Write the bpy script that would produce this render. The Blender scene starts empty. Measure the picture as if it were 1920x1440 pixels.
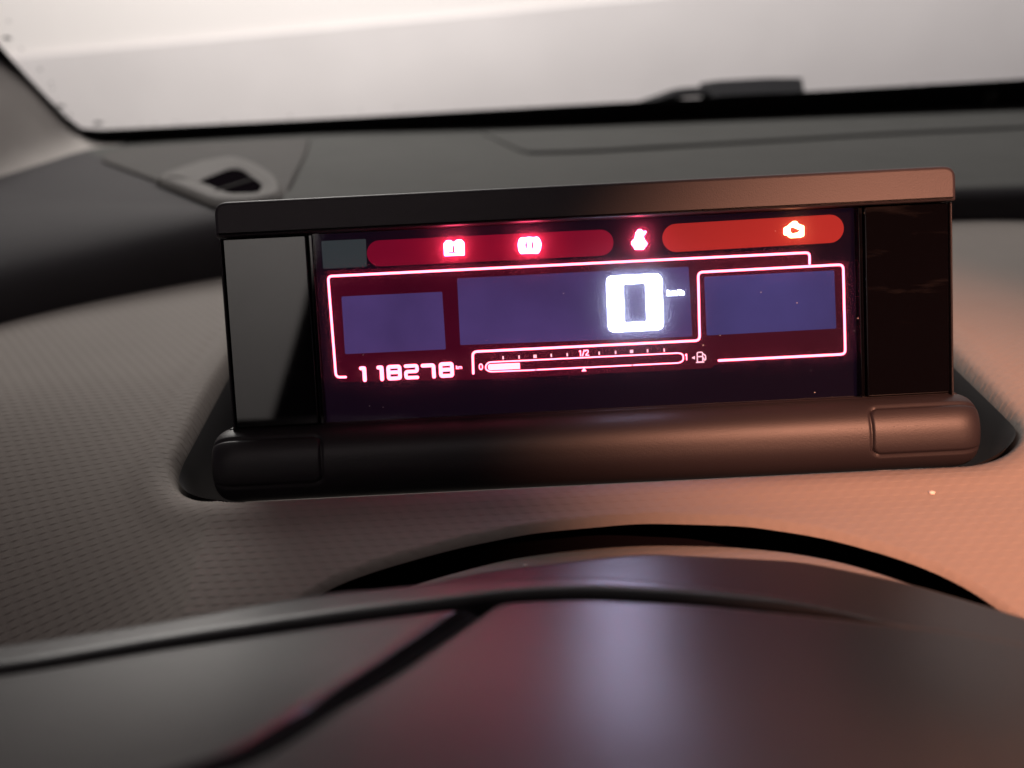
import bpy, bmesh, math, random
import numpy as np
from mathutils import Vector, Matrix
random.seed(7); rng = np.random.default_rng(7)
SC = bpy.context.scene; COL = SC.collection
PI = math.pi

# ------------------------------------------------------------------ camera
F = 1900.0                                   # focal length in pixels of a 1920 px wide picture
LEAN = math.radians(-13)                     # the display leans back
def RX(a): c, s = math.cos(a), math.sin(a); return np.array([[1,0,0],[0,c,-s],[0,s,c]])
def RY(a): c, s = math.cos(a), math.sin(a); return np.array([[c,0,s],[0,1,0],[-s,0,c]])
def RZ(a): c, s = math.cos(a), math.sin(a); return np.array([[c,-s,0],[s,c,0],[0,0,1]])
DM = RX(LEAN)
CP = DM @ np.array([-.0256, -.334, .0093])
RM = DM @ (RZ(.0024) @ RX(-.0914) @ RY(.0498))
cam = bpy.data.objects.new('camera', bpy.data.cameras.new('camera')); COL.objects.link(cam)
m = Matrix.Identity(4)
for i in range(3):
    m[i][0] = RM[i,0]; m[i][1] = RM[i,2]; m[i][2] = -RM[i,1]; m[i][3] = CP[i]
cam.matrix_world = m
cam.data.sensor_width = 36; cam.data.lens = 36*F/1920
cam.data.clip_start = .01; cam.data.clip_end = 60
cam.data.dof.use_dof = True; cam.data.dof.focus_distance = .333; cam.data.dof.aperture_fstop = 7.0
SC.camera = cam

# ------------------------------------------------------------------ world, lamps, exposure
w = bpy.data.worlds.new('World'); SC.world = w; w.use_nodes = True
bg = w.node_tree.nodes['Background']; bg.inputs[0].default_value = (.86,.72,.92,1); bg.inputs[1].default_value = .066
SC.view_settings.view_transform = 'Standard'; SC.view_settings.look = 'None'
SC.view_settings.exposure = 0; SC.view_settings.gamma = 1
def lamp(name, kind, loc, energy, color, aim=None, **kw):
    d = bpy.data.lights.new(name, kind); d.energy = energy; d.color = color
    for k, v in kw.items(): setattr(d, k, v)
    o = bpy.data.objects.new(name, d); COL.objects.link(o); o.location = loc
    if aim is not None: o.rotation_euler = (Vector(aim)-Vector(loc)).to_track_quat('-Z','Y').to_euler()
    return o
lamp('garage_lamp', 'POINT', (-.42,1.13,.86), 47, (1,.94,.91), shadow_soft_size=.30)
lamp('wall_fill', 'AREA', (.42,.95,1.5), 31, (1,.945,.955), aim=(.30,2.0,.2), shape='RECTANGLE', size=2.6, size_y=.2)  # unseen lamp added only to brighten the wall
lamp('cabin_fill', 'AREA', (-.16,-.62,.42), .40, (1,.84,.84), aim=(-.06,-.02,.0), shape='RECTANGLE', size=.10, size_y=.05)  # unseen dim fill added for the surfaces facing the driver
lamp('reading_lamp', 'SPOT', (.27,-.57,.29), 60, (1,.42,.26), aim=(.118,-.038,-.030), spot_size=math.radians(24.5), spot_blend=1.0, shadow_soft_size=.006)
lamp('rear_fill', 'POINT', (-.80,-2.25,1.15), 62, (1,.97,.92), shadow_soft_size=.1)  # unseen lamp added to brighten the rear wall mirrored in the side panel

# ------------------------------------------------------------------ helpers
def ray(px, py): return RM @ np.array([(px-960)/F, 1, (720-py)/F])
def on_plane(px, py, p0, n):
    d = ray(px, py); n = np.array(n, float); return CP + d*(np.dot(np.array(p0)-CP, n)/np.dot(d, n))
def on_height(px, py, fn, z0=0.):            # first place where a sight line meets the height field z = fn(x, y)
    d = ray(px, py); f = np.linalg.norm(d); a = np.linspace(.06, 1.6, 1200)/f
    P = CP+a[:,None]*d; g = P[:,2]-fn(P[:,0], P[:,1]); k = np.argmax(g <= 0)
    if g[k] > 0: return on_plane(px, py, (0,0,z0), (0,0,1))
    lo, hi = a[max(k-1,0)], a[k]
    for _ in range(40):
        m_ = .5*(lo+hi); p = CP+m_*d
        if p[2] > float(fn(p[0], p[1])): lo = m_
        else: hi = m_
    return CP+hi*d
def face(px, py, dep=0.):                     # a point of the display's front plane, in the display's own axes
    n = DM @ np.array([0,1,0]); return DM.T @ on_plane(px, py, n*dep, n)
def sm(a, b, x):
    t = np.clip((x-a)/(b-a), 0, 1); return t*t*(3-2*t)

def mesh(name, V, Fc, mat, parent=None, smooth=True):
    me = bpy.data.meshes.new(name)
    me.from_pydata([tuple(map(float, v)) for v in V], [], [tuple(map(int, f)) for f in Fc]); me.update()
    if smooth: me.polygons.foreach_set('use_smooth', [True]*len(me.polygons))
    if mat: me.materials.append(mat)
    o = bpy.data.objects.new(name, me); COL.objects.link(o)
    if parent: o.parent = parent
    return o
def empty(name, loc=(0,0,0), rot=(0,0,0)):
    o = bpy.data.objects.new(name, None); COL.objects.link(o); o.location = loc; o.rotation_euler = rot
    o.empty_display_size = .02; return o
def tag(o, label=None, cat=None, group=None, kind=None):
    for k, v in (('label',label),('category',cat),('group',group),('kind',kind)):
        if v: o[k] = v
    return o
def grid(nx, ny):
    i, j = np.meshgrid(np.arange(nx-1), np.arange(ny-1), indexing='ij')
    a = (i*ny+j).ravel(); return np.c_[a, a+ny, a+ny+1, a+1]
def submesh(V, Fc):
    u, inv = np.unique(Fc.ravel(), return_inverse=True); return V[u], inv.reshape(Fc.shape)
def fillet(P, r, seg=5, closed=False):
    P = [np.array(p, float) for p in P]; n = len(P); out = []
    rr = r if isinstance(r, (list,tuple)) else [r]*n
    for i in range(n):
        if (not closed and i in (0,n-1)) or rr[i] <= 0: out.append(P[i]); continue
        a, b, c = P[i-1], P[i], P[(i+1)%n]
        u = (a-b)/np.linalg.norm(a-b); v = (c-b)/np.linalg.norm(c-b)
        d = min(rr[i], .49*np.linalg.norm(a-b), .49*np.linalg.norm(c-b))
        p0, p1 = b+u*d, b+v*d
        for k in range(seg+1):
            t = k/seg; out.append((1-t)**2*p0 + 2*t*(1-t)*b + t*t*p1)
    return np.array(out)
def offsets(P, closed):
    P = np.asarray(P, float); n = len(P); N = np.zeros_like(P)
    for i in range(n):
        a = P[i-1] if (closed or i > 0) else None; c = P[(i+1)%n] if (closed or i < n-1) else None
        b = P[i]; ts = []
        if a is not None and np.linalg.norm(b-a) > 1e-9: ts.append((b-a)/np.linalg.norm(b-a))
        if c is not None and np.linalg.norm(c-b) > 1e-9: ts.append((c-b)/np.linalg.norm(c-b))
        ns = [np.array([-t[1], t[0]]) for t in ts]
        q = sum(ns); q = q/max(np.linalg.norm(q),1e-9); N[i] = q/max(np.dot(q, ns[0]), .35)
    return N
def area2(P): P = np.asarray(P); x, y = P[:,0], P[:,1]; return np.dot(x, np.roll(y,-1)) - np.dot(y, np.roll(x,-1))
def ribbon(P, wd, y, closed=False, cap=True):
    """flat stroke of width wd along the 2-d polyline P (x,z) at depth y, facing -y"""
    P = np.asarray(P, float); N = offsets(P, closed); n = len(P)
    L = P+N*wd/2; Rr = P-N*wd/2
    V = [(q[0],y,q[1]) for q in L]+[(q[0],y,q[1]) for q in Rr]
    Fc = [(i,(i+1)%n,n+(i+1)%n,n+i) for i in range(n if closed else n-1)]
    if cap and not closed:
        for e, s in ((0,-1),(n-1,1)):
            t = (P[e]-P[e-s]) if e else (P[0]-P[1]); t = t/np.linalg.norm(t); nn = N[e]/np.linalg.norm(N[e])
            base = len(V); ids = []
            for k in range(1,6):
                a = PI*k/6; q = P[e]+nn*wd/2*math.cos(a)+t*wd/2*math.sin(a)
                V.append((q[0],y,q[1])); ids.append(base+k-1)
            Fc.append(tuple([e]+ids+[n+e]))
    return V, Fc
def join(*parts):
    V, Fc = [], []
    for v, f in parts:
        b = len(V); V += list(v); Fc += [tuple(b+i for i in q) for q in f]
    return V, Fc
def poly(P, y): return [(p[0],y,p[1]) for p in P], [tuple(range(len(P)))]
def ring(A, B, y):
    n = len(A); return [(p[0],y,p[1]) for p in A]+[(p[0],y,p[1]) for p in B], [(i,(i+1)%n,n+(i+1)%n,n+i) for i in range(n)]
def plate(P, y0, y1, bev, seg=3):
    """solid slab with outline P (x,z), rounded front edge at y0, back at y1"""
    P = np.asarray(P, float)
    if area2(P) < 0: P = P[::-1]
    N = offsets(P, True); n = len(P); V = []; Fc = []
    for k in range(seg+1):
        a = PI/2*k/seg; ins = bev*(1-math.sin(a)); yy = y0+bev*(1-math.cos(a))
        V += [(q[0],yy,q[1]) for q in P+N*ins]
    V += [(q[0],y1,q[1]) for q in P]
    for k in range(seg+1):
        for i in range(n): Fc.append((k*n+i, (k+1)*n+i, (k+1)*n+(i+1)%n, k*n+(i+1)%n))
    Fc.append(tuple(range(n))); Fc.append(tuple((seg+1)*n+i for i in reversed(range(n))))
    return V, Fc
def rrect(x0, x1, z0, z1, r, seg=5): return fillet([(x0,z0),(x1,z0),(x1,z1),(x0,z1)], r, seg, True)
def autosmooth(o, deg=35):
    bm = bmesh.new(); bm.from_mesh(o.data)
    for e in bm.edges:
        if len(e.link_faces) == 2 and e.calc_face_angle(0) > math.radians(deg): e.smooth = False
    bm.normal_update(); bm.to_mesh(o.data); bm.free()
    for p in o.data.polygons:
        if len(p.vertices) > 6: p.use_smooth = False
    return o

# ------------------------------------------------------------------ materials
def nodes(name):
    mt = bpy.data.materials.new(name); mt.use_nodes = True; nt = mt.node_tree
    return mt, nt, nt.nodes['Principled BSDF']
def plastic(name, col, rough=.5, spec=.5, grain=0., gscale=2500., mottle=.12, mscale=30., bumpdist=.0002, coat=0):
    mt, nt, b = nodes(name)
    b.inputs['Roughness'].default_value = rough; b.inputs['Specular IOR Level'].default_value = spec
    b.inputs['Coat Weight'].default_value = coat
    tc = nt.nodes.new('ShaderNodeTexCoord')
    n1 = nt.nodes.new('ShaderNodeTexNoise'); n1.inputs['Scale'].default_value = mscale; n1.inputs['Detail'].default_value = 5
    nt.links.new(tc.outputs['Object'], n1.inputs['Vector'])
    mx = nt.nodes.new('ShaderNodeMix'); mx.data_type = 'RGBA'
    mx.inputs[6].default_value = tuple(c*(1-mottle) for c in col)+(1,); mx.inputs[7].default_value = tuple(min(1,c*(1+mottle)) for c in col)+(1,)
    nt.links.new(n1.outputs['Fac'], mx.inputs[0]); nt.links.new(mx.outputs[2], b.inputs['Base Color'])
    if grain:
        n2 = nt.nodes.new('ShaderNodeTexNoise'); n2.inputs['Scale'].default_value = gscale; n2.inputs['Detail'].default_value = 2
        nt.links.new(tc.outputs['Object'], n2.inputs['Vector'])
        bp = nt.nodes.new('ShaderNodeBump'); bp.inputs['Strength'].default_value = grain; bp.inputs['Distance'].default_value = bumpdist
        nt.links.new(n2.outputs['Fac'], bp.inputs['Height']); nt.links.new(bp.outputs['Normal'], b.inputs['Normal'])
    return mt
def glow(name, col, strength, base=(.004,.004,.005)):
    mt, nt, b = nodes(name)
    b.inputs['Base Color'].default_value = base+(1,); b.inputs['Roughness'].default_value = .7; b.inputs['Specular IOR Level'].default_value = 0
    b.inputs['Emission Color'].default_value = col+(1,); b.inputs['Emission Strength'].default_value = strength
    return mt
def woven(name, col):
    """grained soft-touch plastic with a fine staggered weave pressed into it"""
    mt = plastic(name, col, rough=.75, spec=.15, mottle=.10, mscale=18)
    nt = mt.node_tree; b = nt.nodes['Principled BSDF']
    tc = nt.nodes.new('ShaderNodeTexCoord'); sp = nt.nodes.new('ShaderNodeSeparateXYZ'); nt.links.new(tc.outputs['Object'], sp.inputs[0])
    def mth(op, a, c=None):
        n = nt.nodes.new('ShaderNodeMath'); n.operation = op
        for i, v in enumerate((a, c)):
            if v is None: continue
            if hasattr(v, 'is_linked'): nt.links.new(v, n.inputs[i])
            else: n.inputs[i].default_value = v
        return n.outputs[0]
    v = mth('MULTIPLY', sp.outputs['Y'], 1/.0025); row = mth('FLOOR', v); saw = mth('SUBTRACT', v, row)
    u = mth('ADD', mth('MULTIPLY', sp.outputs['X'], 1/.0046), mth('MULTIPLY', row, .36))
    c = mth('ADD', mth('MULTIPLY', mth('COSINE', mth('MULTIPLY', u, 2*PI)), .5), .52)
    rise = mth('MINIMUM', mth('MULTIPLY', saw, 4.0), 1.0)
    h = mth('MULTIPLY', mth('MULTIPLY', c, rise), mth('SUBTRACT', 1.25, saw))
    nz = nt.nodes.new('ShaderNodeTexNoise'); nz.inputs['Scale'].default_value = 1800; nt.links.new(tc.outputs['Object'], nz.inputs['Vector'])
    h = mth('ADD', h, mth('MULTIPLY', nz.outputs['Fac'], .35))
    bp = nt.nodes.new('ShaderNodeBump'); bp.inputs['Strength'].default_value = .44; bp.inputs['Distance'].default_value = .0003
    nt.links.new(h, bp.inputs['Height']); nt.links.new(bp.outputs['Normal'], b.inputs['Normal'])
    return mt
def lcd(name, col):
    mt = glow(name, col, 1.0); nt = mt.node_tree; b = nt.nodes['Principled BSDF']
    tc = nt.nodes.new('ShaderNodeTexCoord'); n1 = nt.nodes.new('ShaderNodeTexNoise'); n1.inputs['Scale'].default_value = 26; n1.inputs['Detail'].default_value = 6
    nt.links.new(tc.outputs['Object'], n1.inputs['Vector']); mr = nt.nodes.new('ShaderNodeMapRange')
    mr.inputs[1].default_value = .3; mr.inputs[2].default_value = .7; mr.inputs[3].default_value = .72; mr.inputs[4].default_value = 1.2
    nt.links.new(n1.outputs['Fac'], mr.inputs[0]); nt.links.new(mr.outputs[0], b.inputs['Emission Strength']); return mt
M = {}
M['pad'] = woven('soft_dash_plastic', (.185,.163,.146))
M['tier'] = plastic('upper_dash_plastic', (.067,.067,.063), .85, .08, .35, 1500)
M['shelf_face'] = plastic('shaded_shelf_plastic', (.034,.031,.033), .8, .1, .3, 1500)  # shelf roll and left slope darkened, shade put into the colour
M['bezel'] = plastic('vent_bezel_plastic', (.085,.078,.073), .75, .15, .3, 1500)  # lighter than the trim, light caught on the ridge put into the colour
M['trim'] = plastic('corner_trim_plastic', (.054,.050,.047), .8, .1, .3, 1500)
M['pillar'] = plastic('pillar_fabric', (.30,.275,.255), .8, .2, .5, 900)
M['black'] = plastic('black_plastic', (.012,.011,.012), .5, .4)
M['void'] = plastic('cavity_shade_black', (.004,.003,.004), .95, .02)  # near-black that paints the shade in the vent and pad gap
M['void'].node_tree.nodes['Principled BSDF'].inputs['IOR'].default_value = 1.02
M['hood'] = plastic('satin_hood_plastic', (.030,.0245,.0285), .5, .3, .25, 2200)
M['bar'] = plastic('satin_hinge_plastic', (.0155,.0125,.0145), .48, .33, .2, 2200)
M['gloss'] = plastic('gloss_black_panel', (.0018,.0015,.002), .03, .6, mottle=.3)
nt = M['gloss'].node_tree; b = nt.nodes['Principled BSDF']       # faint wiped finger marks on the gloss black
tc = nt.nodes.new('ShaderNodeTexCoord'); mp = nt.nodes.new('ShaderNodeMapping'); mp.inputs['Rotation'].default_value = (0,.6,0); mp.inputs['Scale'].default_value = (18,60,110)
n1 = nt.nodes.new('ShaderNodeTexNoise'); n1.inputs['Scale'].default_value = 1; n1.inputs['Detail'].default_value = 6; n1.inputs['Roughness'].default_value = .65
nt.links.new(tc.outputs['Object'], mp.inputs[0]); nt.links.new(mp.outputs[0], n1.inputs['Vector'])
mr = nt.nodes.new('ShaderNodeMapRange'); mr.inputs[1].default_value = .56; mr.inputs[2].default_value = .90
nt.links.new(n1.outputs['Fac'], mr.inputs[0])
mx = nt.nodes.new('ShaderNodeMix'); mx.data_type = 'RGBA'; mx.inputs[6].default_value = (.0018,.0015,.002,1); mx.inputs[7].default_value = (.022,.019,.019,1)
nt.links.new(mr.outputs[0], mx.inputs[0]); nt.links.new(mx.outputs[2], b.inputs['Base Color'])
M['cowl'] = plastic('column_cover_plastic', (.013,.0115,.0125), .37, .5, .3, 1600)
M['cowl'].node_tree.nodes['Principled BSDF'].inputs['IOR'].default_value = 1.33
M['frit'] = plastic('black_frit', (.008,.007,.008), .4, .4)
M['seam'] = plastic('dark_seam_rubber', (.009,.008,.009), .9, .05)
M['seam'].node_tree.nodes['Principled BSDF'].inputs['IOR'].default_value = 1.12
M['rubber'] = plastic('wiper_rubber', (.014,.013,.015), .6, .3)
M['wall'] = plastic('painted_wall', (.64,.605,.60), .85, .2, .2, 60, mottle=.09, mscale=5)
M['wall2'] = plastic('white_upper_wall', (.76,.72,.70), .85, .2, .15, 60, mottle=.03, mscale=2)
M['floor'] = plastic('concrete_floor', (.3,.29,.28), .8, .3, .3, 40)
M['seat'] = plastic('dark_blocker_fabric', (.016,.014,.017), .95, .1, .4, 800)
M['roof'] = plastic('headliner_fabric', (.25,.24,.23), .9, .1)
M['dust'] = plastic('dust', (.6,.55,.5), .9, .1)
M['white'] = glow('white_display_light', (.62,.66,1.0), 42.0)
M['pink'] = glow('pink_display_light', (1.0,.135,.22), 7.0)
M['pinkdim'] = glow('dim_pink_display_light', (1.0,.42,.52), 1.7)
M['redlamp'] = glow('red_warning_light', (1.0,.065,.16), 78)
M['amber'] = glow('amber_warning_light', (1.0,.34,.16), 14)
M['redbar'] = glow('red_tell_tale_strip', (.14,.002,.016), 1.0, (.08,.008,.012))
M['orangebar'] = glow('orange_tell_tale_strip', (.235,.011,.012), 1.0, (.10,.015,.012))
M['lcd'] = lcd('violet_lcd_window', (.062,.036,.135))
M['lcdblue'] = lcd('blue_lcd_window', (.050,.040,.15))
M['unlit'] = glow('faint_glow_window', (.030,.036,.040), 1.0)  # unlit pane given a faint glow for its grey tone
M['redfield'] = lcd('red_backlit_field', (.045,.0012,.008))
M['back'] = glow('dark_lcd_backing', (.005,.0022,.006), 1.0, (.002,.0015,.002))
M['mark'] = plastic('dark_symbol_print', (.02,.004,.006), .6, .2)
mt, nt, b = nodes('hazy_display_cover')          # clear cover with a little haze that spreads the lamps' light
out = nt.nodes['Material Output']; nt.nodes.remove(b)
tr = nt.nodes.new('ShaderNodeBsdfTransparent'); tl = nt.nodes.new('ShaderNodeBsdfTranslucent'); gl = nt.nodes.new('ShaderNodeBsdfGlossy')
tl.inputs[0].default_value = (1,1,1,1); gl.inputs['Roughness'].default_value = .015
m1 = nt.nodes.new('ShaderNodeMixShader'); m1.inputs[0].default_value = .03
nt.links.new(tr.outputs[0], m1.inputs[1]); nt.links.new(tl.outputs[0], m1.inputs[2])
fr = nt.nodes.new('ShaderNodeFresnel'); fr.inputs[0].default_value = 1.33
m2 = nt.nodes.new('ShaderNodeMixShader'); nt.links.new(fr.outputs[0], m2.inputs[0]); nt.links.new(m1.outputs[0], m2.inputs[1]); nt.links.new(gl.outputs[0], m2.inputs[2])
nt.links.new(m2.outputs[0], out.inputs[0]); M['cover'] = mt
mt, nt, b = nodes('windscreen_glass')
out = nt.nodes['Material Output']; nt.nodes.remove(b)
tr = nt.nodes.new('ShaderNodeBsdfTransparent'); tr.inputs[0].default_value = (.95,.97,.95,1); gl = nt.nodes.new('ShaderNodeBsdfGlossy'); gl.inputs['Roughness'].default_value = .02
fr = nt.nodes.new('ShaderNodeFresnel'); fr.inputs[0].default_value = 1.3
m2 = nt.nodes.new('ShaderNodeMixShader'); nt.links.new(fr.outputs[0], m2.inputs[0]); nt.links.new(tr.outputs[0], m2.inputs[1]); nt.links.new(gl.outputs[0], m2.inputs[2])
nt.links.new(m2.outputs[0], out.inputs[0]); M['glass'] = mt

# ------------------------------------------------------------------ garage: wall, floor
root = empty('garage_wall', (0,2.0,-1.2)); tag(root, 'plain pale wall outside the windscreen, whiter above a slanting line', 'wall')
def wall_piece(name, P, y0, y1, mat):
    V, Fc = plate(P, y0, y1, .004, 2); o = mesh(name, V, Fc, mat, root, False); o.location = (0,-2.0,1.2); return o
Lp = [on_plane(px, py, (0,1.985,0), (0,1,0)) for px, py in ((-400,148),(50,104),(960,19),(1920,-75))]
edge = [(p[0], p[2]) for p in Lp]; edge = [(-2.6, edge[0][1]-.04)]+edge+[(2.6, edge[-1][1]+.12)]
wall_piece('lower_wall', [(-2.6,-1.2),(2.6,-1.2)]+edge[::-1], 1.985, 2.1, M['wall'])
wall_piece('upper_wall', [(e[0],e[1]-.03) for e in edge]+[(2.6,1.6),(-2.6,1.6)], 2.0, 2.08, M['wall2'])
o = mesh('garage_floor', [(-4,-3.2,-1.2),(4,-3.2,-1.2),(4,2.0,-1.2),(-4,2.0,-1.2)], [(0,1,2,3)], M['floor']); tag(o, kind='structure')
V, Fc = plate([(-4,-1.2),(4,-1.2),(4,1.8),(-4,1.8)], -3.1, -3.0, .004, 2)
o = mesh('rear_wall', V, [tuple(reversed(f)) for f in Fc], M['wall'], None, False); tag(o, 'pale wall at the back of the garage behind the car', 'wall')
seat = empty('seat_blocker', (.06,-.85,-.3)); tag(seat, 'dark seat-shaped blocker added behind the camera to darken the panel reflections', 'seat')  # broad seat shape added to block light from the display's reflections
def cushion(name, P, y0, y1, b):
    V, Fc = plate(fillet(P, .06, 6, True), y0, y1, b, 5); o = autosmooth(mesh(name, V, Fc, M['seat'], seat), 60); return o
def place(o): o.location = (-.05,.85,.3); return o
place(cushion('backrest', [(-.38,-.40),(.62,-.40),(.64,.0),(.60,.24),(.48,.34),(-.21,.36),(-.245,.27),(-.27,.17),(-.315,.03)], -.92, -.78, .04))
place(cushion('headrest', [(-.10,.37),(.26,.37),(.36,.42),(.24,.52),(-.06,.52),(-.18,.42)], -.91, -.80, .04))
place(cushion('cushion', [(-.36,-.55),(.46,-.55),(.46,-.41),(-.36,-.41)], -.92, -.42, .04))
V, Fc = [], []
for i in range(9):
    for j in range(7):
        x = -.65+1.3*i/8; y = .20-1.5*j/6
        V.append((x, y-.02*(x/.65)**2, .505+.03*math.sin(PI*min(1,(j+.3)/6))-.10*(abs(x)/.65)**3))
o = mesh('headliner', V, [tuple(q) for q in grid(9,7)], M['roof'])
so = o.modifiers.new('thickness', 'SOLIDIFY'); so.thickness = .02
tag(o, 'grey fabric headliner of the car above the seats', 'headliner')

# ------------------------------------------------------------------ windscreen, pillar, wiper
WP = np.array([0,.60,.017]); WN = np.array([0,.64,.77]); WN /= np.linalg.norm(WN)
def ws(px, py, off=0.): return on_plane(px, py, WP+WN*off, WN)
inner = fillet([(-330,-300),(0,86),(62,155),(118,212),(150,244),(200,243),(600,223),(1200,190),(1920,148),(2500,110)], [0,60,60,60,44,44,60,60,60,0], 8)
outer = fillet([(-480,-240),(-75,98),(0,190),(60,250),(130,320),(190,330),(600,320),(1200,300),(1920,260),(2600,220)], [0,60,60,60,60,60,60,60,60,0], 8)
def resample(P, n):
    P = np.asarray(P, float); s = np.r_[0, np.cumsum(np.linalg.norm(np.diff(P, axis=0), axis=1))]
    t = np.linspace(0, s[-1], n); return np.c_[tuple(np.interp(t, s, P[:,k]) for k in range(P.shape[1]))]
wsc = empty('windscreen', (0,.6,.017)); tag(wsc, 'raked windscreen with black edge band and specks of dirt along its border', 'windscreen')
def wsmesh(*a, **k):
    o = mesh(*a, **k); o.location = (0,-.6,-.017); return o
big = [ws(-480,-240), ws(-75,98), ws(130,320), ws(2600,220)]
up = np.array([0,-.77,.64])
big = [ws(-480,-240)+up*.55+np.array([.05,0,0]), ws(-480,-240), ws(-75,98), ws(130,320), ws(2600,220), ws(2600,220)+up*.65]
wsmesh('glass', [p-WN*.001 for p in big], [tuple(range(6))], M['glass'], wsc, smooth=False)
A = resample(inner, 90); B = resample(outer, 90)
V = []; 
for off in (-.004, .003):
    V += [ws(*p, off) for p in A]+[ws(*p, off) for p in B]
n = 90; Fc = []
for i in range(n-1):
    Fc += [(i,i+1,n+i+1,n+i), (2*n+i,3*n+i,3*n+i+1,2*n+i+1), (i,2*n+i,2*n+i+1,i+1)]
wsmesh('frit_band', V, Fc, M['frit'], wsc, smooth=False)
def blob(c, r, ax=(1,1,1), n=6):
    V = [(c[0],c[1],c[2]-r*ax[2])]; Fc = []
    for k in (1,2):
        a = -PI/2+PI*k/3
        for i in range(n): V.append((c[0]+r*ax[0]*math.cos(a)*math.cos(2*PI*i/n), c[1]+r*ax[1]*math.cos(a)*math.sin(2*PI*i/n), c[2]+r*ax[2]*math.sin(a)))
    V.append((c[0],c[1],c[2]+r*ax[2])); L = len(V)-1
    for i in range(n):
        j = (i+1)%n; Fc += [(0,1+j,1+i), (1+i,1+j,1+n+j,1+n+i), (1+n+i,1+n+j,L)]
    return V, Fc
bl = []
for px, py, r in ((12,71,.0022),(18,73,.0012),(112,199,.0020),(118,200,.0016),(183,231,.0026),(190,231,.0014),(40,92,.001),(75,130,.0012),(95,155,.0009),(98,166,.0009),(130,215,.0012),(16,40,.0009),(290,232,.0009),(340,230,.0008),(420,226,.0009)):
    bl.append(blob(ws(px,py,-.002), r, (1.5,1,.6)))
for k in range(26):
    t = rng.random(); i = int(t*60); q = A[i+8]
    bl.append(blob(ws(q[0]+rng.normal(7,4), q[1]-abs(rng.normal(7,4)), -.002), .0003+.0006*rng.random()))
o = wsmesh('dirt_specks', *join(*bl), M['frit'], wsc); tag(o, kind='stuff')
def slab_ws(name, P, off, th, mat, par, bev=.0015):
    """solid piece lying outside the glass, outline given by sight lines on its plane"""
    a = [ws(*p, off+th) for p in P]; bq = [ws(*p, off+th) - WN*th for p in P]
    n = len(P); V = a+bq
    Fc = [tuple(range(n)), tuple(range(2*n-1,n-1,-1))]+[(i,n+i,n+(i+1)%n,(i+1)%n) for i in range(n)]
    o = mesh(name, V, Fc, mat, par, False); o.location = -np.array(par.location)
    md = o.modifiers.new('bevel','BEVEL'); md.width = bev; md.segments = 2
    return o
wp = empty('windscreen_wiper', ws(1400,180,.01)); tag(wp, 'black windscreen wiper parked along the lower edge outside the glass', 'wiper')
slab_ws('pivot_cover', fillet([(1311,156),(1345,151),(1440,146),(1504,146),(1493,160),(1480,186),(1400,196),(1324,200)], [3,6,6,1,8,6,6,6], 4, True), .006, .016, M['rubber'], wp)
up_e = fillet([(1330,162),(1290,163),(1262,166),(1235,176),(1195,190),(1150,198)], 14, 4); dn_e = fillet([(1150,210),(1195,203),(1240,188),(1265,177),(1292,171.5),(1330,172)], 14, 4)
slab_ws('arm', np.r_[up_e, dn_e], .006, .006, M['rubber'], wp, .0008)
slab_ws('blade', [(1488,172),(1920,148),(2500,111),(2500,140),(1920,176),(1488,198)], .004, .007, M['rubber'], wp, .001)
V, Fc = [], []; rc = ws(1858,183,-.006)
ux_ = np.array([1,0,0]); uy_ = np.cross(WN, ux_)
for i in range(20):
    for j in range(6):
        a, c = 2*PI*i/20, 2*PI*j/6; rr = .0046+.0011*math.cos(c)
        V.append(rc+ux_*rr*math.cos(a)+uy_*rr*math.sin(a)*1.2+WN*.0011*math.sin(c))
Fc = [(i*6+j, ((i+1)%20)*6+j, ((i+1)%20)*6+(j+1)%6, i*6+(j+1)%6) for i in range(20) for j in range(6)]
wsmesh('locating_ring', V, Fc, M['tier'], wsc)
# pillar
pil = fillet([(240,262),(190,264),(140,245),(100,205),(48,150),(-10,100),(-330,-190)], [0,40,40,60,60,60,0], 8)
Pq = resample(pil, 50); V = []; nk = 14
base0 = ws(190,266); off0 = np.array([-.41,.33,-.025])-base0
for p in Pq:
    a = ws(*p, -.004)
    for k in range(nk):
        t = k/(nk-1); q = a+off0*t*1.25; bul = math.sin(PI*min(1,t*1.0))
        V.append(q+np.array([.010,.0,.012])*bul - WN*.006*min(1,t*6))
o = mesh('windscreen_pillar', V, [tuple(q) for q in grid(len(Pq), nk)], M['pillar'])
so = o.modifiers.new('thickness','SOLIDIFY'); so.thickness = .004; so.offset = -1
tag(o, 'grey trim of the windscreen pillar beside the black glass edge', 'pillar trim')

# ------------------------------------------------------------------ dashboard
def lerp(xs, ys): return lambda x: np.interp(x, xs, ys)
def smooth_curve(xs, ys, width=.025):
    xs = np.array(xs, float); ys = np.array(ys, float); g = np.linspace(xs[0], xs[-1], 1000); v = np.interp(g, xs, ys)
    h = max(2, int(width/(g[1]-g[0])/2)); k = np.hanning(2*h+3)[1:-1]; k /= k.sum()
    pl = v[0]-(v[1]-v[0])*np.arange(h,0,-1); pr = v[-1]+(v[-1]-v[-2])*np.arange(1,h+1)
    vv = np.convolve(np.r_[pl,v,pr], k, 'valid'); return lambda x: np.interp(x, g, vv)
y_t = smooth_curve([-.5,-.38,-.30,-.20,-.163,0,.75], [.44,.39,.29,.245,.24,.272,.272], .10)
z_t = smooth_curve([-.5,-.16,0,.30,.75], [.012,.011,.003,-.003,-.003], .10)
y_b = smooth_curve([-.5,-.37,-.30,-.254,-.178,-.1,0,.75], [.0,.06,.105,.145,.200,.235,.25,.25], .10)
z_w = smooth_curve([-.45,-.38,-.19,.1,.44], [.026,.025,.025,.019,.0165], .10)
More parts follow.
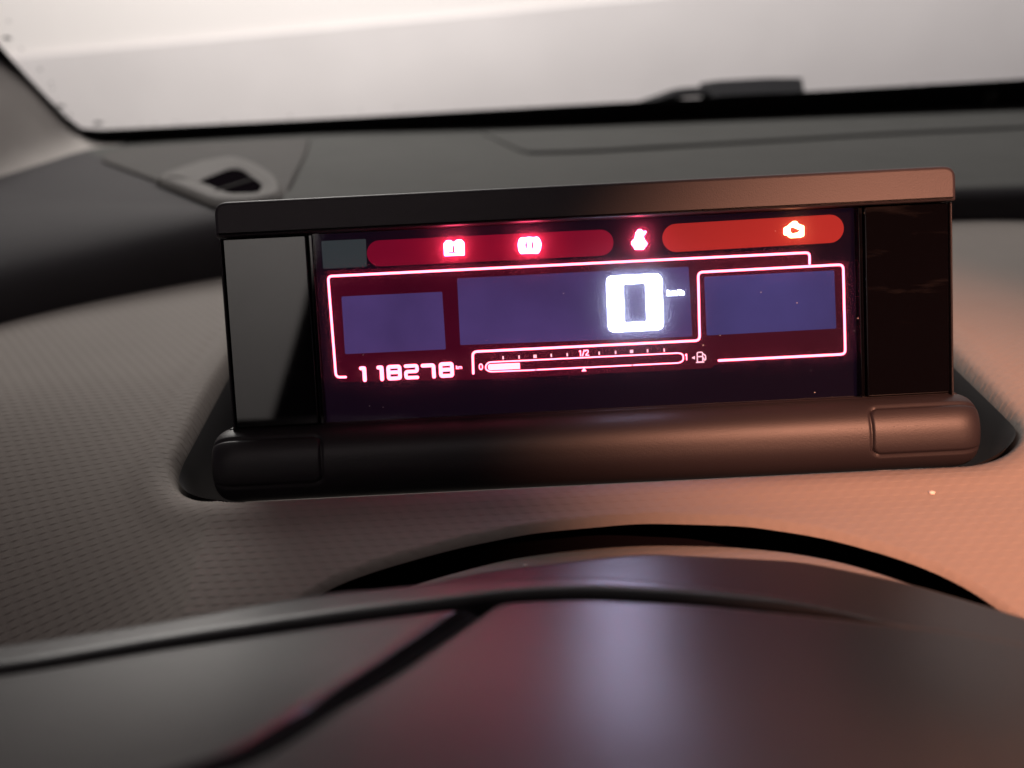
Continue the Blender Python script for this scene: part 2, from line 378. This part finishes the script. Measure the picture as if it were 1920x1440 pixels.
def pad_base(x, y):
    return -.045+.02*(y+.037)+.020*(1-np.exp(-(y+.037)/.08)) - .8*np.maximum(0, np.abs(x)-.22)**2 - 30*np.maximum(0,-.12-x)*np.maximum(0,.06-y)**2
def sd_pocket(x, y):
    cx, cy, hx, hy, r = 0, .048, .1490, .0885, .038
    qx = np.abs(x-cx)-(hx-r); qy = np.abs(y-cy)-(hy-r)
    return np.minimum(np.maximum(qx,qy),0)+np.hypot(np.maximum(qx,0), np.maximum(qy,0))-r
def pad_z(x, y):
    s = np.maximum(0,-sd_pocket(x,y)); d = np.clip((s-.0055)/.0075, 0, 1)
    return pad_base(x,y)+.0009*np.exp(-((sd_pocket(x,y)-.001)/.005)**2)-.0032*np.minimum(s/.011,1.6)**2-.040*(1-np.sqrt(np.maximum(0,1-d*d)))
tier_z = lambda x, y: z_t(x)+(z_w(x)-z_t(x))*np.clip((y-y_t(x))/(.60-y_t(x)), 0, 1.2)
dash = empty('dashboard', (0,.1,-.06)); tag(dash, 'grey moulded dashboard with woven texture and pocket around the display', 'dashboard')
def dpart(*a, **k):
    o = mesh(*a, **k); o.location = (0,-.1,.06); return o
# front arch of the pad, where the column passes under it
arch_px = [(480,1180),(560,1128),(600,1098),(700,1060),(850,1018),(1000,988),(1200,970),(1400,975),(1550,998),(1700,1040),(1800,1082),(1850,1112),(1900,1150)]
ap = np.array([on_height(px, py, pad_base, -.05)[:2] for px, py in arch_px])
xs = np.r_[-.5, ap[0,0]-.05, ap[:,0], ap[-1,0]+.05, .75]; ys = np.r_[-.17, -.16, ap[:,1], -.16, -.17]
front = smooth_curve(xs, ys)
X = np.unique(np.r_[np.linspace(-.46,-.19,60), np.linspace(-.19,.19,300), np.linspace(.19,.46,60), np.linspace(.46,.72,20)])
tt = np.r_[0, np.linspace(0,.03,8)[1:], np.linspace(.03,.55,210)[1:], np.linspace(.55,1,90)[1:]]
V = []
for x in X:
    f0 = float(front(x)); f1 = float(y_b(x))+.03
    yy = f0+(f1-f0)*tt; zz = pad_z(np.full_like(yy,x), yy)
    d = yy-f0; r = .0016; zz = zz - np.where(d<r, r-np.sqrt(np.maximum(0, r*r-(r-d)**2)), 0)
    zz[0] -= .0004
    V += [(x,a,c) for a, c in zip(yy, zz)]
V = np.array(V); Fc = grid(len(X), len(tt)); pad = dpart('lower_pad', V, Fc, M['pad'], dash)
V = []; ns = 14; npt = 0
for k in range(ns):
    sI = .0098+.030*(k/(ns-1))**1.3; rr_ = lambda u: rrect(-.149+u, .149-u, .048-.0885+u, .048+.0885-u, max(.038-u,.004), 24)
    P = rr_(sI); Q = rr_(sI-.0016); npt = len(P)
    for q, o_ in zip(P, Q): V.append((q[0], q[1], float(pad_z(o_[0],o_[1]))+.0004))
dpart('pocket_shade', V, [(k*npt+i, k*npt+(i+1)%npt, (k+1)*npt+(i+1)%npt, (k+1)*npt+i) for k in range(ns-1) for i in range(npt)], M['black'], dash)  # black strip added to paint the shade inside the pocket
# cliff + upper tier
X2 = np.linspace(-.46,.72,290); nS = 40; nT = 50; V = []
for x in X2:
    yt, zt, yb, zb = float(y_t(x)), float(z_t(x)), float(y_b(x)), float(pad_base(x, y_b(x)))-.004
    for k in range(nS):
        a = PI/2*(1-k/nS); V.append((x, yt+(yb-yt)*math.sin(a)**.625, zt-(zt-zb)*(1-math.cos(a)**.625)))
    for k in range(nT):
        y = yt+(.615-yt)*k/(nT-1); V.append((x, y, float(tier_z(x,y))))
V = np.array(V); Fc = grid(len(X2), nS+nT); c = V[Fc].mean(axis=1)
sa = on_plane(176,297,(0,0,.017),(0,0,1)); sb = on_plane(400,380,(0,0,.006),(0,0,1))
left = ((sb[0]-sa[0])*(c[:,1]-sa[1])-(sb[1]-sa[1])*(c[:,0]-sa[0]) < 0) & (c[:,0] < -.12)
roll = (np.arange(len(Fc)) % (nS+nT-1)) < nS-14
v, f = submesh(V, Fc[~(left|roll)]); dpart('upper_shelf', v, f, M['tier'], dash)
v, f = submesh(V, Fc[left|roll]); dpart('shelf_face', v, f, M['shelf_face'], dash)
def surf_plate(name, P, h, mat, bev=.0015, fn=None, inset=None):
    """thin raised panel that follows the shelf: outline by points (x,y), height h"""
    fn = fn or (lambda x, y: full_z(x, y)); P = np.asarray(P)[:, :2]
    if area2(P) < 0: P = P[::-1]
    N = offsets(P, True); n = len(P); V = []; Fc = []
    for k, (ins, hh) in enumerate(((0,-.002),(0,h-bev),(bev*.3,h-bev*.3),(bev,h))):
        for q in P+N*ins: V.append((q[0],q[1],float(fn(q[0],q[1]))+hh))
    for k in range(3):
        for i in range(n): Fc.append((k*n+i, k*n+(i+1)%n, (k+1)*n+(i+1)%n, (k+1)*n+i))
    Fc.append(tuple(3*n+i for i in range(n)))
    o = dpart(name, V, Fc, mat, dash, smooth=True); return autosmooth(o, 50)
def full_z(x, y):
    yt, zt, yb = y_t(x), z_t(x), y_b(x); zb = pad_base(x, yb)-.004
    s = np.clip((y-yt)/(yb-yt), 0, 1)
    return np.where(y >= yt, tier_z(x,y), zt-(zt-zb)*(1-np.maximum(0,1-s**3.2)**(1/3.2)))
def shelf_pts(px, h=0.): return np.array([on_height(a, b, lambda x, y: full_z(x, y)+h, .01) for a, b in px])
cp_px = fillet([(186,298),(205,281),(300,272),(582,257),(572,290),(545,345),(530,420),(430,420),(392,378),(300,340)], [12,12,0,6,0,0,0,0,0,0], 4, True)
surf_plate('corner_panel', shelf_pts(cp_px, .0022), .0022, M['trim'])
dp_px = fillet([(905,246),(950,268),(985,284),(1100,281),(1400,264),(1650,249),(1920,236),(2250,220),(2250,190),(1920,207),(1400,226)], [0,40,20,60,60,60,60,0,0,0,0], 5, True)
surf_plate('defroster_panel', shelf_pts(dp_px, .0022), .0022, M['tier'])
# side vent: bezel ring, flat black sheet painting the opening's shade, one slat
vo = resample(np.r_[fillet([(283,338),(367,309),(433,297),(476,309),(522,338),(536,368),(470,398),(405,388),(340,362)], 16, 5, True), [[283,338]]], 61)[:-1]
vi = resample(np.r_[fillet([(372,340),(432,316),(452,317),(494,348),(484,362),(430,363)], [8,12,10,10,10,12], 5, True), [[372,340]]], 61)[:-1]
k0 = np.argmin(np.linalg.norm(vo-(vi[0]+(-60,0)), axis=1)); vo = np.roll(vo, -k0, axis=0)
hz = lambda x, y, h: float(full_z(x,y))+h
O3 = shelf_pts(vo, .0022); I3 = shelf_pts(vi, .0033)
rows = [[(p[0],p[1],hz(p[0],p[1],.0015)) for p in O3]]
for t, h in ((.08,.0040),(.17,.0054),(.28,.0056),(.6,.0042),(.95,.0036),(1,.0034)):
    rows.append([((1-t)*a[0]+t*c[0], (1-t)*a[1]+t*c[1], hz((1-t)*a[0]+t*c[0], (1-t)*a[1]+t*c[1], h)) for a, c in zip(O3, I3)])
rows.append([(c[0],c[1],hz(c[0],c[1],.0030)) for c in I3])
n = 60; V = [p for r in rows for p in r]; Fc = [(k*n+i, k*n+(i+1)%n, (k+1)*n+(i+1)%n, (k+1)*n+i) for k in range(len(rows)-1) for i in range(n)]
vent = dpart('air_vent', V, Fc, M['bezel'], dash)
V = [(c[0],c[1],hz(c[0],c[1],.0033)) for c in I3]
V = [tuple(np.array(v)) for v in V]; cen = np.mean(V, axis=0)
o = mesh('vent_shade', V, [tuple(range(n))], M['void'], vent, False)
s0, s1 = shelf_pts([(402,357),(474,334)], .0042)
V = []
for p, e in ((s0,0),(s1,0)):
    for dy, dz in ((-.003,.0032),(.003,.0032),(.003,.0042),(-.003,.0042)): V.append((p[0],p[1]+dy,hz(p[0],p[1],dz)))
mesh('slat', V, [(0,1,5,4),(1,2,6,5),(2,3,7,6),(3,0,4,7),(0,3,2,1),(4,5,6,7)], M['trim'], vent, False)
# rubber boot strip between pad and column cover, and a black sheet added to keep the gap dark
bs = np.array([on_plane(a, c, (0,0,-.057), (0,0,1)) for a, c in ((700,1120),(850,1075),(960,1047),(1030,1036),(1100,1028),(1200,1021),(1350,1023),(1480,1035),(1600,1058),(1750,1110))])
bx = np.linspace(bs[0,0], bs[-1,0], 140); by = smooth_curve(bs[:,0], bs[:,1]); V = []
for x in bx:
    for k in range(16):
        t = k/15; q = max(0,1-t*4); V.append((x, float(by(x))+.004*q-.05*max(0,t-.25), -.057-.012*q*q-.006*max(0,t-.25)))
dpart('boot_strip', V, grid(len(bx), 16), M['pad'], dash)
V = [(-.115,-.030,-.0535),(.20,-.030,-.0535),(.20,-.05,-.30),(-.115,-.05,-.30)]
dpart('gap_shade_sheet', V, [(3,2,1,0)], M['void'], dash, smooth=False)
bl = []
for px, py, r in ((766,912,.0005),(840,910,.0004),(858,910,.0005),(925,908,.0003),(1003,904,.0005),(1024,902,.0004),(1574,879,.0004),(1641,876,.0006),(1775,868,.0009),(1747,924,.0008),(985,1060,.0005),(5,597,.0009)):
    p = on_height(px, py, pad_z, -.045); bl.append(blob(p, r, (1.5,1,.8)))
o = dpart('dust_specks', *join(*bl), M['dust'], dash); tag(o, kind='stuff')

# ------------------------------------------------------------------ steering column cover
cz = lambda x, y: -.041-.08*np.maximum(y+.085,-.125)+10.5*np.clip(-(y+.085),0,.125)**3-.085*(-.07+.04*np.log1p(np.exp((x+.07)/.04)))
cfar = lambda x, y: cz(x,y)-.0045*sm(-.01,.03, x+.075)
def cplan(px, py): return on_height(px, py, cz, -.03)[:2]
def cplan_far(px, py): return on_height(px, py, cfar, -.03)[:2]
E = np.array([cplan_far(*p) for p in ((0,1206),(300,1160),(600,1112),(900,1066),(1200,1032),(1500,1046),(1700,1087),(1920,1152))])
o_ = np.argsort(E[:,0]); E = E[o_]
ex = np.r_[-.30,-.22,E[:,0],.13,.20,.24]; ey = np.r_[-.17,-.135,E[:,1],-.150,-.20,-.25]
ye = smooth_curve(ex, ey)
S2 = np.array([cplan(*p) for p in ((0,1206),(400,1145),(600,1114),(850,1086),(1000,1079),(1150,1078),(1400,1105),(1650,1150),(1920,1196))])
S2 = S2[np.argsort(S2[:,0])]; y2 = smooth_curve(np.r_[-.30,S2[:,0],.13,.2,.24], np.r_[-.15,S2[:,1],-.175,-.22,-.26])
G1 = np.array([cplan(*p) for p in ((0,1256),(300,1206),(600,1162),(850,1130),(950,1116),(1100,1110),(1300,1121),(1500,1140),(1800,1172),(1920,1195))])
G1 = G1[np.argsort(G1[:,0])]; y1 = smooth_curve(np.r_[-.30,G1[:,0],.13,.2,.24], np.r_[-.175,G1[:,1],-.185,-.23,-.27])
G2 = np.array([cplan(*p) for p in ((905,1128),(800,1200),(600,1322),(400,1440),(0,1680))])
def dist_poly(P, Q):
    d = np.full(len(P), 9.)
    for a, c in zip(Q[:-1], Q[1:]):
        ab = c-a; t = np.clip(((P-a)@ab)/(ab@ab), 0, 1); d = np.minimum(d, np.linalg.norm(P-a-t[:,None]*ab, axis=1))
    return d
Xc = np.linspace(-.26,.18,400); T = np.r_[0,.002,.004,.007,.011,.016,.022,.03, np.linspace(.036,1,190)]
Vx = np.repeat(Xc, len(T)); yE = ye(Vx); Vy = yE-(yE+.262)*np.tile(T, len(Xc))
def cover_z(x, y):
    dE = ye(x)-y; d2 = y-y2(x); d1 = y-y1(x); dg2 = dist_poly(np.c_[x,y], G2); z = cz(x,y)
    z = z-.0045*sm(-.002,.006,d2)*sm(-.01,.03,x+.075)      # the far shell lies lower
    r = .003; z = z-np.where(dE<r, r-np.sqrt(np.maximum(0,r*r-(r-np.clip(dE,0,r))**2)), 0)
    z = z-.0028*np.exp(-(d1/.0024)**2)-.0030*np.exp(-(dg2/.0026)**2)*(d1<.001)
    return z-20*np.maximum(0,-.215-y)**2
Vz = cover_z(Vx, Vy)
V = np.c_[Vx,Vy,Vz]
V[:,2][np.tile(T,len(Xc))==0] -= .012
Fc = grid(len(Xc), len(T))[:, ::-1]; c = V[Fc].mean(axis=1)
cd1 = c[:,1]-y1(c[:,0]); cd2 = c[:,1]-y2(c[:,0])
gx = np.interp(c[:,1], G2[::-1,1][np.argsort(G2[::-1,1])], G2[::-1,0][np.argsort(G2[::-1,1])])
reg = np.where((cd2 > .004) & (c[:,0] > -.065), 0, np.where(cd1 > 0, 1, np.where(c[:,0] < gx, 2, 3)))

cow = empty('steering_column_cover', (0,-.17,-.08)); tag(cow, 'smooth grey steering column cover catching red and violet glow, nearest the camera', 'column cover')
for k, nm in enumerate(('rear_shell','edge_strip','side_panel','top_panel')):
    v, f = submesh(V, Fc[reg==k]); o = mesh(nm, v, f, M['cowl'], cow); o.location = (0,.17,.08)
gxs = np.linspace(-.20,.13,200)
for CL, hw, off in ((np.c_[gxs, y1(gxs)], .0015, .0003), (resample(fillet([tuple(q) for q in G2], .02, 8), 160), .0030, .0004)):
    N_ = offsets(CL, False); V = []
    for q, nn in zip(CL, N_):
        for t in np.linspace(-1,1,7): p = q+nn*hw*t; V.append((p[0], p[1], 0))
    V = np.array(V); V[:,2] = cover_z(V[:,0], V[:,1])+off
    o = mesh('seam', V, grid(len(CL), 7)[:, ::-1], M['seam'], cow); o.location = (0,.17,.08)
ux = np.linspace(-.26,.18,60); V = []
for x in ux: V += [(x, float(ye(x)), float(cz(x,ye(x)))-.018), (x, float(ye(x))-.012, -.14)]
o = mesh('rear_skirt', V, grid(60,2), M['cowl'], cow); o.location = (0,.17,.08)

# ------------------------------------------------------------------ instrument display
disp = empty('instrument_display', (0,0,0), (LEAN,0,0))
tag(disp, 'wide black digital instrument display with red warning lamps and a large white zero', 'display')
HW = .1195; PT = .0315
V, Fc = plate(rrect(-HW+.0006,HW-.0006,-.036,.0405,.003), .0048, .022, .001); autosmooth(mesh('housing', V, Fc, M['black'], disp))
hood_o = fillet([(-HW,PT-.0002),(HW,PT-.0002),(HW,.0424),(-HW,.0424)], [.0005,.0005,.0042,.0042], 6, True)
V, Fc = plate(hood_o, -.0040, .0225, .0012, 4); autosmooth(mesh('hood', V, Fc, M['hood'], disp), 60)
for s in (-1,1):
    V, Fc = plate(rrect(min(s*.1186,s*.0912), max(s*.1186,s*.0912), -PT, PT-.0006, .0008), 0, .0044, .0005)
    autosmooth(mesh('side_panel', V, Fc, M['gloss'], disp), 50)
    V, Fc = plate(rrect(min(s*.1195,s*.1188), max(s*.1195,s*.1188), -PT-.001, PT-.0006, .0002), -.0008, .0044, .0003)
    autosmooth(mesh('side_frame', V, Fc, M['bar'], disp), 50)
    V, Fc = plate(rrect(min(s*.0906,s*.0893), max(s*.0906,s*.0893), -PT, PT-.0006, .0002), .0004, .0044, .0003)
    autosmooth(mesh('seam_strip', V, Fc, M['gloss'], disp), 50)
YB, YF, YL, YE, YC = .0046, .0042, .0038, .0032, .0006
mesh('screen_backing', *poly([(-.0892,-PT),(.0892,-PT),(.0892,PT-.0004),(-.0892,PT-.0004)], YB), M['back'], disp, False)
def f2(px, py, y=YE): q = face(px, py, y); return np.array([q[0], q[2]])
def F2(P, y=YE): return np.array([f2(a,c,y) for a, c in P])
PXM = .24/1381.5*.985                                         # metres per picture pixel on the face
def scr(name, geo, mat, parent=disp): return mesh(name, geo[0], geo[1], mat, parent, False)
scr('red_field', poly(F2(fillet([(612,508),(1514,466),(1524,490),(1590,489),(1591,668),(1340,684),(1335,690),(890,712),(640,716),(622,706)], 8, 3, True), YF), YF), M['redfield'])
for P, mname in (([(640,556),(829,547),(836,655),(647,664)],'lcd'), ([(857,522),(1291,500),(1298,631),(863,647)],'lcd'), ([(1320,519),(1564,507),(1568,616),(1325,629)],'lcdblue')):
    scr('lcd_window', poly(fillet(F2(P, YL), .0004, 2, True), YL), M[mname])
scr('unlit_window', poly(fillet(F2([(602,452),(686,448),(688,500),(606,504)], YL), .0004, 2, True), YL), M['unlit'])
def capsule(a, c, h, y):
    a = f2(*a, y); c = f2(*c, y); t = (c-a)/np.linalg.norm(c-a); n_ = np.array([-t[1],t[0]]); r = h/2; P = []
    for k in range(13): an = PI/2-PI*k/12; P.append(c+r*(t*math.cos(an)+n_*math.sin(an)))
    for k in range(13): an = PI/2+PI*k/12; P.append(a+r*(t*math.cos(an)+n_*math.sin(an))) if False else P.append(a+r*(-t*math.sin(PI*k/12)-n_*math.cos(PI*k/12)))
    return poly(P, y)
red_strip = scr('red_strip', capsule((712,475),(1126,455),50*PXM,YL), M['redbar'])
orange_strip = scr('orange_strip', capsule((1268,446),(1556,429),54*PXM,YL), M['orangebar'])
# outline drawn on the screen
LW = 4.6*PXM
a = fillet(F2([(648,707),(630,707.5),(615,518),(1518,473.5),(1518,494.5)]), [0,.0022,.0014,.0014,0], 6)
scr('outline', ribbon(a, LW, YE), M['pink'])
b_ = fillet(F2([(1348,676),(1585,664),(1581,496),(1309,510.5),(1312,638.5),(886,659.5),(887.5,700)]), [0,.0016,.0016,.0016,.0016,.0016,0], 6)
scr('outline', ribbon(b_, LW, YE), M['pink'])
# fuel gauge
gw = 2.7*PXM
top = [(1002.7,693.7),(918.6,697),(911,693),(910.3,686),(916,679.2),(1274,661.8),(1281,665),(1281.3,676),(1274,680.4),(1188,684.6)]
gz = scr('fuel_gauge', join(ribbon(fillet(F2(top), .0010, 4), gw, YE), ribbon(F2([(1183.5,684.9),(1007,693.4)]), gw, YE)), M['pink'])
scr('fill', poly(fillet(F2([(914.5,683),(974.6,680.2),(975,691.6),(915.5,694.3)], YE), [.0008,.0002,.0002,.0008], 4, True), YE), M['pink'], gz)
def box2(px, py, wx, hx, y=YE):
    q = f2(px,py,y); return poly([(q[0]-wx/2,q[1]-hx/2),(q[0]+wx/2,q[1]-hx/2),(q[0]+wx/2,q[1]+hx/2),(q[0]-wx/2,q[1]+hx/2)], y)
for i, (px, py) in enumerate(((943.3,670.8),(973.3,669.5),(1003.2,668.2),(1033.7,666.4),(1063.6,665),(1123.5,662.4),(1154.3,660.9),(1184.2,659),(1214.2,657.8),(1245.4,656.5))):
    scr('tick', box2(px, py, (6.5 if i in (2,7) else 3)*PXM, 6.5*PXM), M['pinkdim'], gz)
def tri(P): return poly(F2(P), YE)
scr('mid_marker', tri([(1090.5,696.5),(1099.5,696),(1095,688.5)]), M['pink'], gz)
def glyph(strokes, px, py, wpx, hpx, lw, mat, name, parent=disp, y=YE, closed=()):
    """strokes in a 0..1 box, placed with its centre at a sight line"""
    q = f2(px, py, y); geo = []
    for k, s in enumerate(strokes):
        s = np.array(s, float); P = np.c_[q[0]+(s[:,0]-.5)*wpx*PXM, q[1]+(s[:,1]-.5)*hpx*PXM]
        rr = min(wpx,hpx)*PXM*.16
        geo.append(ribbon(fillet(P, rr, 4, k in closed), lw*PXM, y-.00002*k, closed=(k in closed), cap=(k not in closed)))
    return scr(name, join(*geo), mat, parent)
one = [[(.25,.86),(.62,1),(.62,0)]]
glyph([[(.5+.5*math.cos(2*PI*k/14),.5+.5*math.sin(2*PI*k/14)) for k in range(14)]], 901.7, 687.7, 6.4, 10.8, 2.2, M['pink'], 'gauge_label', gz, closed=(0,))
glyph([[(.2,.8),(.6,1),(.6,0)]], 1286.8, 669.2, 5, 11, 2.3, M['pink'], 'gauge_label', gz)
glyph([[(.04,.82),(.16,1),(.16,0)],[(.36,-.02),(.56,1.02)],[(.68,.80),(.72,.98),(.98,.98),(1,.62),(.68,.06),(1.02,.04)]], 1094.4, 661.8, 18, 10.5, 2.2, M['pink'], 'gauge_label', gz)
scr('arrow_symbol', tri([(1296.5,671),(1303,667.3),(1303,674)]), M['pinkdim'], gz)
glyph([[(0,0),(.62,0),(.62,1),(0,1)],[(.12,.56),(.52,.56)],[(.68,.82),(.94,.66),(.96,.22),(.80,.16),(.72,.40)],[(-.12,-.02),(.74,-.02)]], 1315.6, 669.5, 17, 19, 2.4, M['pinkdim'], 'pump_symbol', gz, closed=(0,))
# odometer
ow = 8.0
D1 = [[(.05,.90),(.60,.90),(.60,.0)]]
def digit(ch, px, py):
    if ch == '1': glyph([[(.05,.98),(.72,.98),(.72,.02)]], px, py, 9, 24, 7.6, M['pink'], 'odometer_digit')
    if ch == '8': glyph([[(0,0),(1,0),(1,1),(0,1)],[(.16,.52),(.84,.52)]], px, py, 22, 23, 7.2, M['pink'], 'odometer_digit', closed=(0,))
    if ch == '2': glyph([[(.0,1),(1,1),(1,.52),(0,.52),(0,0),(1,.0)]], px, py, 22, 23, 6.6, M['pink'], 'odometer_digit')
    if ch == '7': glyph([[(.0,.98),(.92,.98),(.92,.0)]], px, py, 23, 23, 7.2, M['pink'], 'odometer_digit')
for ch, px, py in (('1',681.5,701.5),('1',714,700),('8',739,698.5),('2',771.5,697),('7',804,695.7),('8',837,693.5)): digit(ch, px, py)
KM = [[(0,1),(0,0)],[(.02,.4),(.22,.72)],[(.06,.45),(.24,.0)],[(.40,0),(.40,.66),(.66,.66),(.66,0)],[(.66,.66),(.94,.66),(.94,0)]]
glyph(KM, 861, 688.5, 11, 6, 1.5, M['pink'], 'unit_text')
KMH = [[(0,1),(0,0)],[(.02,.4),(.12,.7)],[(.03,.45),(.13,.0)],[(.22,0),(.22,.66),(.36,.66),(.36,0)],[(.36,.66),(.50,.66),(.50,0)],[(.56,-.05),(.68,1)],[(.78,1),(.78,0)],[(.78,.6),(.97,.6),(.97,0)]]
glyph(KMH, 1267, 548.5, 31, 9, 2.2, M['white'], 'unit_text')
q = f2(1190.5, 568)
A_ = rrect(q[0]-.0092, q[0]+.0092, q[1]-.0093, q[1]+.0093, .0024, 6); B_ = rrect(q[0]-.0037, q[0]+.0037, q[1]-.0064, q[1]+.0064, .0003, 6)
scr('speed_digit', ring(A_, B_, YE), M['white'])
# warning symbols
def icon(name, P, mat, r=.0003): return scr(name, poly(fillet(F2(P), r, 3, True), YE), M[mat])
YK = YE-.0003
bat = icon('battery_symbol', [(833,480),(832,456),(835,455),(836,451),(846,450.5),(847,454),(854,453.5),(855,450),(866,449.5),(867,453),(870,453.5),(871,478.5)], 'redlamp')
scr('symbol_mark', poly(F2([(839.5,472.6),(848,472),(848.6,460),(852,460),(852.6,472),(860,471.4),(860,474),(839.5,475.2)], YK), YK), M['mark'], bat)
brk = icon('brake_symbol', [(976,476),(972,468),(971,458),(973,449),(978,444.5),(983,446),(992,444),(1001,445.5),(1007,443.3),(1012,448),(1015,457),(1013.5,468),(1009,475.5),(1003,475.5),(994,475),(985,475.5)], 'redlamp', .0005)
for xa in (986.5, 998.8):
    scr('symbol_mark', poly(F2([(xa-1.4,467),(xa-2.2,460),(xa-1.4,453),(xa+1.4,453),(xa+2.2,460),(xa+1.4,467)], YK), YK), M['mark'], brk)
icon('seatbelt_symbol', [(1190,468),(1188,462),(1184,459),(1184,453),(1190,447),(1192,436),(1197,430),(1203,430),(1205,434),(1212,433),(1211,437),(1206,443),(1210,452),(1214,456),(1212,461),(1209,463),(1207,468)], 'redlamp', .0004)
Eo = fillet(F2([(1469,427),(1476,424),(1480,420),(1484,417),(1486,414.5),(1495,414.5),(1495,418),(1500,421),(1508,423),(1508,443),(1500,445.5),(1481,446.5),(1475,441),(1469,441)]), .0003, 3, True)
ec = F2([(1488.5,432.5)])[0]; Ei = F2([(1482,427.5),(1486,426),(1492,428.5),(1500,432),(1495,436),(1486,438),(1482.5,435)])
def radial(P, n=48):
    P = np.r_[P, P[:1]]; out = []
    for k in range(n):
        d = np.array([math.cos(2*PI*k/n), math.sin(2*PI*k/n)]); best = 0
        for a, c in zip(P[:-1], P[1:]):
            e = c-a; den = d[0]*(-e[1])+d[1]*e[0]
            if abs(den) < 1e-12: continue
            r_ = a-ec; t = (r_[0]*(-e[1])+r_[1]*e[0])/den; u = (d[0]*r_[1]-d[1]*r_[0])/den
            if t > 0 and -1e-6 <= u <= 1+1e-6: best = max(best, t)
        out.append(ec+d*best)
    return np.array(out)
scr('engine_symbol', ring(radial(Eo), radial(Ei), YE), M['amber'])
# hazy cover sheet over the screen
scr('screen_cover', poly([(-.0892,-PT),(.0892,-PT),(.0892,PT-.0004),(-.0892,PT-.0004)], YC), M['cover'])

bl = []
for k in range(24):
    bl.append(blob((rng.uniform(-.117,.117), (.0003 if k%3 else .0002), rng.uniform(-.030,.030)), rng.uniform(.00010,.00022), (1.3,.5,.8)))
o = scr('dust_specks', join(*bl), M['dust']); tag(o, kind='stuff')
# hinge bar with two end caps
nx, nth = 640, 90; bxs = np.linspace(-.1265,.1265,nx); th = np.linspace(math.radians(-40), math.radians(190), nth)
bc_y, bc_z, br = .0035, -.0442, .0126
TX, TH = np.meshgrid(bxs, th, indexing='ij'); x1 = .1165
e = np.clip((np.abs(TX)-x1)/(.1265-x1), 0, 1); sc_ = (1-e**2.8)**(1/2.8); SQ = (np.abs(np.sin(TH))**2.3+np.abs(np.cos(TH))**2.3)**(-1/2.3)
def cap_sd(x, t):
    s = (t-math.radians(79))*br; cx = .1265-.0185+.001
    qx = np.abs(np.abs(x)-cx)-(.0195-.003); qy = np.abs(s)-(.0082-.003)
    return np.minimum(np.maximum(qx,qy),0)+np.hypot(np.maximum(qx,0),np.maximum(qy,0))-.003
sdv = cap_sd(TX, TH); rad = (br*.985*SQ*(.45+.55*sc_)) - .0008*np.exp(-(sdv/.00045)**2) + .00015*(sdv<0)
rad = np.where(np.abs(TX) > .12649, br*.3, rad)
Vb = np.stack([TX, bc_y-rad*np.sin(TH), bc_z+rad*np.cos(TH)], -1).reshape(-1,3)
Fc = grid(nx, nth); c = np.stack([TX.ravel()[Fc].mean(1), TH.ravel()[Fc].mean(1)], -1); ins = cap_sd(c[:,0], c[:,1]) < 0
v, f = submesh(Vb, Fc[~ins]); bar = mesh('hinge_bar', v, f, M['bar'], disp)
for s in (-1,1):
    v, f = submesh(Vb, Fc[ins & (c[:,0]*s > 0)]); mesh('end_cap', v, f, M['bar'], bar)
for s in (-1,1):                       # the flat ledge between panel and bar
    pass
V, Fc = plate(rrect(-.1215,.1215,-.0385,-.0316,.001), .001, .02, .0008); autosmooth(mesh('ledge', V, Fc, M['bar'], disp))
